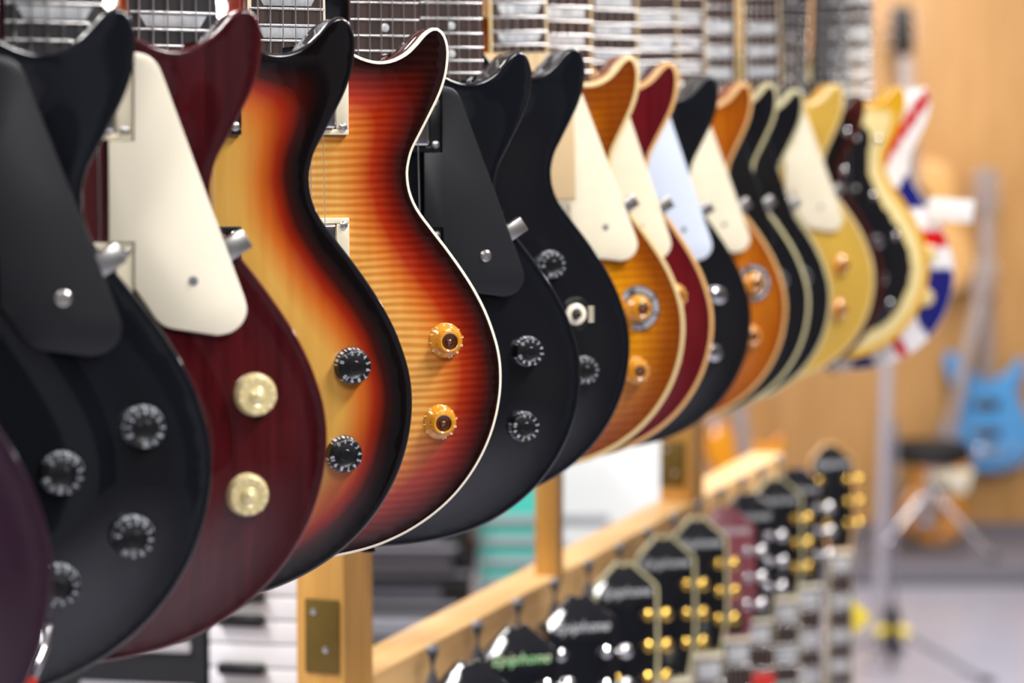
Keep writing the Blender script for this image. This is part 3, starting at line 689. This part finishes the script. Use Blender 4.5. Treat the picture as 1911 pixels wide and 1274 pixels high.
# ------------------------------------------------------------------ guitars standing in the lower row
G2 = 'electric guitars standing in the lower row'
BK, WN = M['black'], mat('wine_headstock', (112, 58, 66), 0.3, coat=0.3)
LOW = [
 (875, 945, 'black headstock of the nearest standing guitar, cut off by the bottom edge', BK, None, 'chrome', 'pearl'),
 (966, 877, 'black unbound headstock with a greenish pearl script name on a standing guitar', BK, None, 'chrome', 'greenpearl'),
 (1082, 820, 'black unbound headstock with bright chrome tuners, third standing guitar from the left', BK, None, 'chrome', 'pearl'),
 (1165, 758, 'black cream bound headstock with gold tuners, fourth standing guitar from the left', BK, 'greybind', 'gold', 'pearl'),
 (1240, 707, 'black cream bound headstock with gold tuners, fifth standing guitar from the left', BK, 'greybind', 'gold', 'pearl'),
 (1303, 672, 'black cream bound headstock with gold tuners directly in front of the dull red headstock', BK, 'greybind', 'gold', 'pearl'),
 (1357, 650, 'dull wine red headstock of a standing guitar among black ones', WN, None, 'chrome', 'pearl'),
 (1398, 625, 'black headstock with chrome tuners directly behind the dull red headstock', BK, None, 'chrome', 'pearl'),
 (1450, 596, 'black bound headstock with gold tuners, third standing guitar from the far end', BK, 'greybind', 'gold', 'pearl'),
 (1492, 578, 'black headstock with chrome tuners, second standing guitar from the far end', BK, None, 'chrome', 'pearl'),
 (1553, 532, 'black tan bound headstock with gold tuners, farthest and highest standing guitar', BK, 'tanbind', 'gold', 'pearl'),
]
LOWPOS = [((px - 955.5) / 4285. * (4285 * 495. / dy) + 10, 4285 * 495. / dy - 31) for px, dy, *_ in LOW]   # row measured off the rack
SIDES = ['black', 'black', 'brownside', 'black', 'whiteside', 'black', 'wine', 'amberside', 'black', 'brownside', 'black']
for i, ((x, y), (_, _, lab, head, hb, hw, lg)) in enumerate(zip(LOWPOS, LOW)):
    guitar(dict(pos=(x, y, -1210, 0), label=lab, group=G2, side=M[SIDES[i]], top=M[SIDES[i]], bare=True, head=head, headbind=M[hb] if hb else None, hw=M[hw], btn=M[hw], logo=M[lg], tuners=True, inlay='block', frets=(1, 11), fbbind=M['greybind'] if hb else None))
def card(name, pts, th, m, loc, rot, label, cat):
    P = np.array(pts, float); o = link(name, plate_me(name, P, 0, th, th * 0.3), m, None, loc, rot); tag(o, label, cat); return o
def standing(i, u, v, w):
    x, y = LOWPOS[i]; n = Matrix.LocRotScale(Vector((x * K, y * K, CAM_H - 1.210)), Matrix.Rotation(R(17), 3, 'Z').to_euler(), None)
    return n @ Vector(V(u, v, w))
q = standing(10, 22, 412, 14)
card('price_tag', [(0, 34), (36, 2), (36, -3), (0, -34)], 1.2, M['tag'], q, (0, 0, R(17)), 'yellow triangular card tag beside the far standing guitar necks', 'tag')
q = standing(7, 0, 440, FB_W + 4)
card('price_tag', [(-13, -10), (22, -10), (22, 12), (-13, 12)], 1.2, M['redtag'], q, (0, 0, R(17)), 'small red card tag on a fretboard at the bottom edge', 'tag')

# ------------------------------------------------------------------ keyboards behind the rack
def up_keyboard():
    t = thing('keyboard_piano', 'white keyed piano keyboard stood on its end left of the pine post', 'keyboard', (-0.178, 2.42, 0), (0, 0, R(-10)))
    link('case', box_me('case', -0.36, 0.0, 0.012, 0.075, 0.0, 1.30, 0.006), M['kbody'], t)
    link('control_panel', box_me('control_panel', -0.36, -0.155, -0.004, 0.012, 0.0, 1.30, 0.003), M['kbody'], t)
    km = box_me('white_key', -0.148, -0.004, -0.012, 0.012, -0.0122, 0.0122, 0.002)
    bk = box_me('black_key', -0.136, -0.085, -0.024, -0.010, -0.006, 0.006, 0.003)
    z = 0.0405; i = 0
    while z < 1.27:
        link('white_key', km, M['key'], t, (0, 0, z))
        if (i + 4) % 7 in (0, 1, 3, 4, 5): link('black_key', bk, M['blackpl'], t, (0, 0, z + 0.013))
        z += 0.0262; i += 1
    sl = box_me('slider', -0.30, -0.17, -0.010, -0.003, -0.006, 0.006, 0.002)
    for k in range(26): link('slider', sl, M['klight' if k % 3 else 'kgrey'], t, (0.004 * (k % 2), 0, 0.06 + k * 0.047))
up_keyboard()
def stack_keyboard(x0, x1, y, z, kb, keys, lab, yaw, dep=0.24, tone='kgrey'):
    t = thing('stage_keyboard', lab, 'keyboard', ((x0 + x1) / 2, y, z), (0, 0, R(yaw)), 'keyboards stacked behind the rack')
    h = (x1 - x0) / 2
    link('case', box_me('case', -h, h, -dep / 2, dep / 2, 0, 0.050, 0.004), kb, t)
    bm = bmesh.new(); n = int((2 * h - 0.06) / 0.0235)
    for i in range(n): add_box(bm, -h + 0.03 + i * 0.0235, -h + 0.0522 + i * 0.0235, -dep / 2 - 0.006, -dep / 2 + 0.10, 0.026, 0.053)
    o = link('white_keys', finish(bm, 'white_keys'), keys, t); o['kind'] = 'stuff'
    link('trim_strip', box_me('trim_strip', -h + 0.01, h - 0.01, -dep / 2 - 0.004, -dep / 2, 0.006, 0.015, 0.001), M[tone], t)
shelf = thing('keyboard_stand', 'dark tiered stand carrying the stacked keyboards behind the rack', 'stand', (-0.56, 5.0, 0))
for sx in (-0.62, 0.44):
    link('upright', box_me('upright', sx, sx + 0.03, 0.14, 0.17, 0, 1.10, 0.003), M['kbody'], shelf)
ZS = [0.40 + 0.064 * i for i in range(8)]
WORDS = ['lowest', 'second lowest', 'third lowest', 'fourth from the bottom', 'fourth from the top', 'third from the top', 'second from the top', 'topmost']
for i, z in enumerate(ZS):
    link('shelf_board', box_me('shelf_board', -0.62, 0.47, -0.16, 0.17, z - 0.011, z - 0.0005, 0.001), M['kbody'], shelf)
    stack_keyboard(-1.16 + 0.02 * (i % 3), -0.10 + 0.02 * (i % 2), 4.98 + 0.015 * (i % 3), z, M['kbody'], M[('kdim', 'kgrey', 'kdim', 'kgrey')[i % 4]], 'black keyboard, %s in the stack behind the rack' % WORDS[i], -3 + (i % 3))
t = thing('teal_cabinet', 'teal cabinet with grey strips seen left of the thin pine post', 'cabinet', (0.03, 5.0, 0))
link('cabinet_body', box_me('cabinet_body', -0.10, 0.05, -0.10, 0.16, 0.0, 1.10, 0.006), M['teal'], t)
for k in range(4): link('strip', box_me('strip', -0.095, 0.045, -0.108, -0.10, 0.70 + k * 0.045, 0.718 + k * 0.045, 0.002), M['kgrey'], t)
t = thing('display_board', 'plain white upright display board between two pine posts', 'board', (0.24, 5.6, 0))
link('board_panel', box_me('board_panel', -0.20, 0.19, 0, 0.03, 0.03, 1.9, 0.003), M['white'], t)
for z, x1 in ((0.722, 0.0), (0.655, -0.10)): link('slot', box_me('slot', -0.16, x1, -0.006, 0, z, z + 0.022, 0.002), M['kgrey'], t)
for sx in (-0.18, 0.13): link('foot', box_me('foot', sx, sx + 0.04, -0.15, 0.18, 0, 0.03, 0.003), M['kgrey'], t)

# ------------------------------------------------------------------ things at the end of the shop
plinth = thing('plinth', 'low grey carpeted plinth along the wood wall', 'plinth', (3.2, 9.0, 0))
link('plinth_top', box_me('plinth_top', -2.2, 2.2, -0.38, 0.36, 0, 0.075, 0.006), M['plinth'], plinth)
t = thing('display_post', 'silver upright pole below the Union Jack guitar', 'post', (1.172, 7.25, 0), (0, R(0.9), 0))
link('pole', lathe_me('pole', [(0, 12), (19, 12), (19, 1250), (0, 1250)], 20, 'z'), M['silverpaint'], t)
link('base', lathe_me('base', [(0, 0), (60, 0), (60, 8), (24, 16), (0, 16)], 32, 'z'), M['silverpaint'], t)
t = thing('display_post', 'pale pole beside the thick pine post with the bronze plate', 'post', (0.645, 7.3, 0))
link('pole', lathe_me('pole', [(0, 12), (17, 12), (17, 900), (0, 900)], 20, 'z'), M['silverpaint'], t)
link('base', lathe_me('base', [(0, 0), (110, 0), (110, 10), (24, 18), (0, 18)], 32, 'z'), M['silverpaint'], t)
# black tripod stand
t = thing('tripod_stand', 'black tripod stand with yellow leg caps on the pale floor', 'stand', (1.20, 7.15, 0))
link('shaft', lathe_me('shaft', [(0, 20), (10, 20), (10, 800), (0, 800)], 16, 'z'), M['rubber'], t)
hub = link('hub', lathe_me('hub', [(0, 60), (20, 60), (24, 100), (24, 180), (16, 215), (0, 215)], 20, 'z'), M['blackpl'], t)
for a in (-32, 75, 196):
    ca, sa = math.cos(R(a)), math.sin(R(a))
    l = link('leg', tube_me('leg', [(0.02 * ca, 0.02 * sa, 0.14), (0.31 * ca, 0.31 * sa, 0.012)], 0.010, 10), M['rubber'], t)
    link('foot', tube_me('foot', [(0.30 * ca, 0.30 * sa, 0.016), (0.335 * ca, 0.335 * sa, 0.012)], 0.012, 10), M['blackpl'], l)
    link('leg_cap', tube_me('leg_cap', [(0.022 * ca, 0.022 * sa, 0.142), (0.055 * ca, 0.055 * sa, 0.128)], 0.015, 12), M['tag'], l)
# stool
t = thing('drum_stool', 'round black stool on crossed chrome legs before the wood wall', 'stool', (1.615, 8.82, 0.075))
link('seat', lathe_me('seat', [(0, 372), (130, 372), (156, 380), (162, 405), (160, 435), (148, 450), (0, 454)], 40, 'z'), mat('black_vinyl', (10, 10, 12), 0.7), t)
link('stem', lathe_me('stem', [(0, 120), (16, 120), (16, 385), (0, 385)], 16, 'z'), M['chrome'], t)
for a in (-20, 95, 205):
    ca, sa = math.cos(R(a)), math.sin(R(a))
    l = link('leg', tube_me('leg', [(0.0, 0, 0.275), (0.25 * ca, 0.25 * sa, 0.014)], 0.013, 10), M['chrome'], t)
    link('foot', tube_me('foot', [(0.235 * ca, 0.235 * sa, 0.018), (0.268 * ca, 0.268 * sa, 0.014)], 0.014, 10), M['blackpl'], l)

def simple_guitar(label, loc, rot, body, guard, outline, thick, neck_len, neckm, headm, fb=None, scale=1.0, hole=False, rim=None, pick=True, extra=None):
    """guitar far away: body, guard, pickups or sound hole, bridge, neck with fretboard, headstock with tuners; origin at the body's lower end"""
    t = thing('acoustic_guitar' if hole else 'electric_guitar', label, 'guitar', loc, rot, None); t.scale = (scale,) * 3
    P = ccw(resample(catmull(outline, 6), 9)); top = max(v for u, v in outline)
    link('body', plate_me('body', P, -thick, 0, 3), rim or body, t)
    link('body_top', plate_me('body_top', inset(P, 4), -3, 1.2, 1), body, t)
    if guard is not None: link('pickguard', plate_me('pickguard', ccw(np.array(guard[1], float)), 1, 3.2, 0.6), guard[0], t)
    n0 = top - 46
    link('neck', gbox_me('neck', -23, 23, n0, n0 + neck_len, -18, 6, 6), neckm, t)
    f = link('fretboard', gbox_me('fretboard', -24, 24, n0 - 60, n0 + neck_len, 4, 10, 1), fb or M['rose'], t)
    for k in range(12): link('fret', gbox_me('fret', -23, 23, n0 + neck_len * (1 - 0.944 ** (k + 1)) * -1 + neck_len - 2, n0 + neck_len * (0.944 ** (k + 1)), 9.6, 11.2, 0.4), M['fret'], f)
    h0 = n0 + neck_len
    hd = link('headstock', plate_me('headstock', [(-22, h0 - 2), (22, h0 - 2), (34, h0 + 30), (36, h0 + 165), (20, h0 + 180), (-20, h0 + 180), (-36, h0 + 165), (-34, h0 + 30)], -14, 2, 2), headm, t)
    for s in (-1, 1):
        for hy in (45, 95, 145): link('tuner', TBTN, M['chrome'], hd, V(s * 48, h0 + hy, -6), (0, 0 if s > 0 else R(180), 0))
    if hole:
        link('sound_hole', lathe_me('sound_hole', [(0, 1.6), (49, 1.6), (49, 1.0), (0, 1.0)], 40), M['blackpl'], t, V(0, top - 150, 0))
        link('rosette', lathe_me('rosette', [(50, 1.0), (50, 2.0), (58, 2.0), (58, 1.0)], 40), M['rose'], t, V(0, top - 150, 0))
        link('bridge', gbox_me('bridge', -85, 85, 140, 168, 1, 10, 3), M['rose'], t)
    elif pick:
        for vv in (top * 0.28, top * 0.52):
            p = link('pickup', gbox_me('pickup', -44, 44, vv, vv + 36, 0, 10, 3), M['blackpl'], t); link('pole_pieces', gbox_me('pole_pieces', -30, 30, vv + 15, vv + 21, 9.5, 11, 0.5), M['nickel'], p)
        link('bridge', gbox_me('bridge', -42, 42, top * 0.14, top * 0.14 + 30, 0, 14, 3), M['chrome'], t)
        for u, v in ((92, 75), (70, 40)): link('knob', CHKNOB, M['chrome'], t, V(u, v, 0.5))
    return t
def both(R_): return R_ + [(-u, v) for u, v in R_[::-1][1:] if u > 1]
DREAD = both([(0, 0), (70, 4), (140, 24), (186, 78), (198, 140), (184, 205), (152, 262), (138, 305), (142, 350), (148, 400), (140, 450), (112, 486), (60, 502), (26, 504)]) 
SOLID = [(0, 0), (80, 6), (138, 38), (166, 96), (162, 160), (136, 216), (112, 262), (112, 300), (130, 340), (142, 378), (134, 402), (112, 396), (90, 366), (60, 342), (28, 338), (-28, 352), (-60, 376), (-90, 410), (-122, 432), (-144, 418), (-146, 370), (-126, 318), (-112, 270), (-124, 222), (-154, 164), (-166, 96), (-138, 38), (-80, 6)]
SINGLE = [(u, v + 299) for u, v in (HALF_R[2:] + HALF_L)[::3]]
ac = simple_guitar('natural spruce acoustic guitar hanging high on the wood wall', (1.655, WALL_Y - 0.115, CAM_H - 0.570), (0, R(-4.5), 0), M['spruce'], (M['rose'], [(20, 280), (60, 250), (96, 270), (84, 320), (58, 350)]), DREAD, 100, 420, M['tunergrey'], M['blackpl'], M['tunergrey'], 1.12, hole=True, rim=M['spruce'])
link('wall_hook', gbox_me('wall_hook', -14, 14, 915, 940, -94, 8, 3), M['blackpl'], ac)
bl = simple_guitar('sky blue electric guitar hanging at the right edge of the frame', (1.94, WALL_Y - 0.09, 0.345), (0, R(-1), 0), M['blue'], None, SOLID, 45, 520, M['tunergrey'], M['tunergrey'], M['tunergrey'], 1.14, rim=M['blue'])
link('wall_hook', gbox_me('wall_hook', -14, 14, 818, 842, -78, 8, 3), M['blackpl'], bl)
simple_guitar('amber electric guitar with white guard leaning behind the black stool', (1.665, 9.16, 0.078), (R(-6), R(13), 0), M['amber'], (M['creamlight'], [(-20, 290), (126, 330), (120, 236), (80, 212), (-20, 226)]), [(u * 0.84, v * 0.94) for u, v in SOLID], 45, 640, M['tunergrey'], M['tunergrey'], M['tunergrey'], 1.0, rim=M['brownside'])
simple_guitar('amber electric guitar with slanted neck standing beyond the pine rail', (0.735, 6.75, 0.40), (R(-4), R(-7), R(6)), M['amber'], (M['brownside'], [(40, 60), (120, 90), (110, 200), (60, 220)]), SINGLE, 45, 440, M['tunergrey'], M['tunergrey'], M['tunergrey'], 1.0, rim=M['amberside'])
t = thing('guitar_stand', 'small black floor stand under the amber guitar beyond the rail', 'stand', (0.735, 6.80, 0))
link('shelf', box_me('shelf', -0.12, 0.12, -0.10, 0.10, 0.375, 0.395, 0.004), M['blackpl'], t)
link('column', box_me('column', -0.015, 0.015, -0.015, 0.015, 0.02, 0.375, 0.003), M['blackpl'], t)
for a in (30, 150, 270):
    link('leg', tube_me('leg', [(0, 0, 0.12), (0.2 * math.cos(R(a)), 0.2 * math.sin(R(a)), 0.01)], 0.009, 8), M['blackpl'], t)
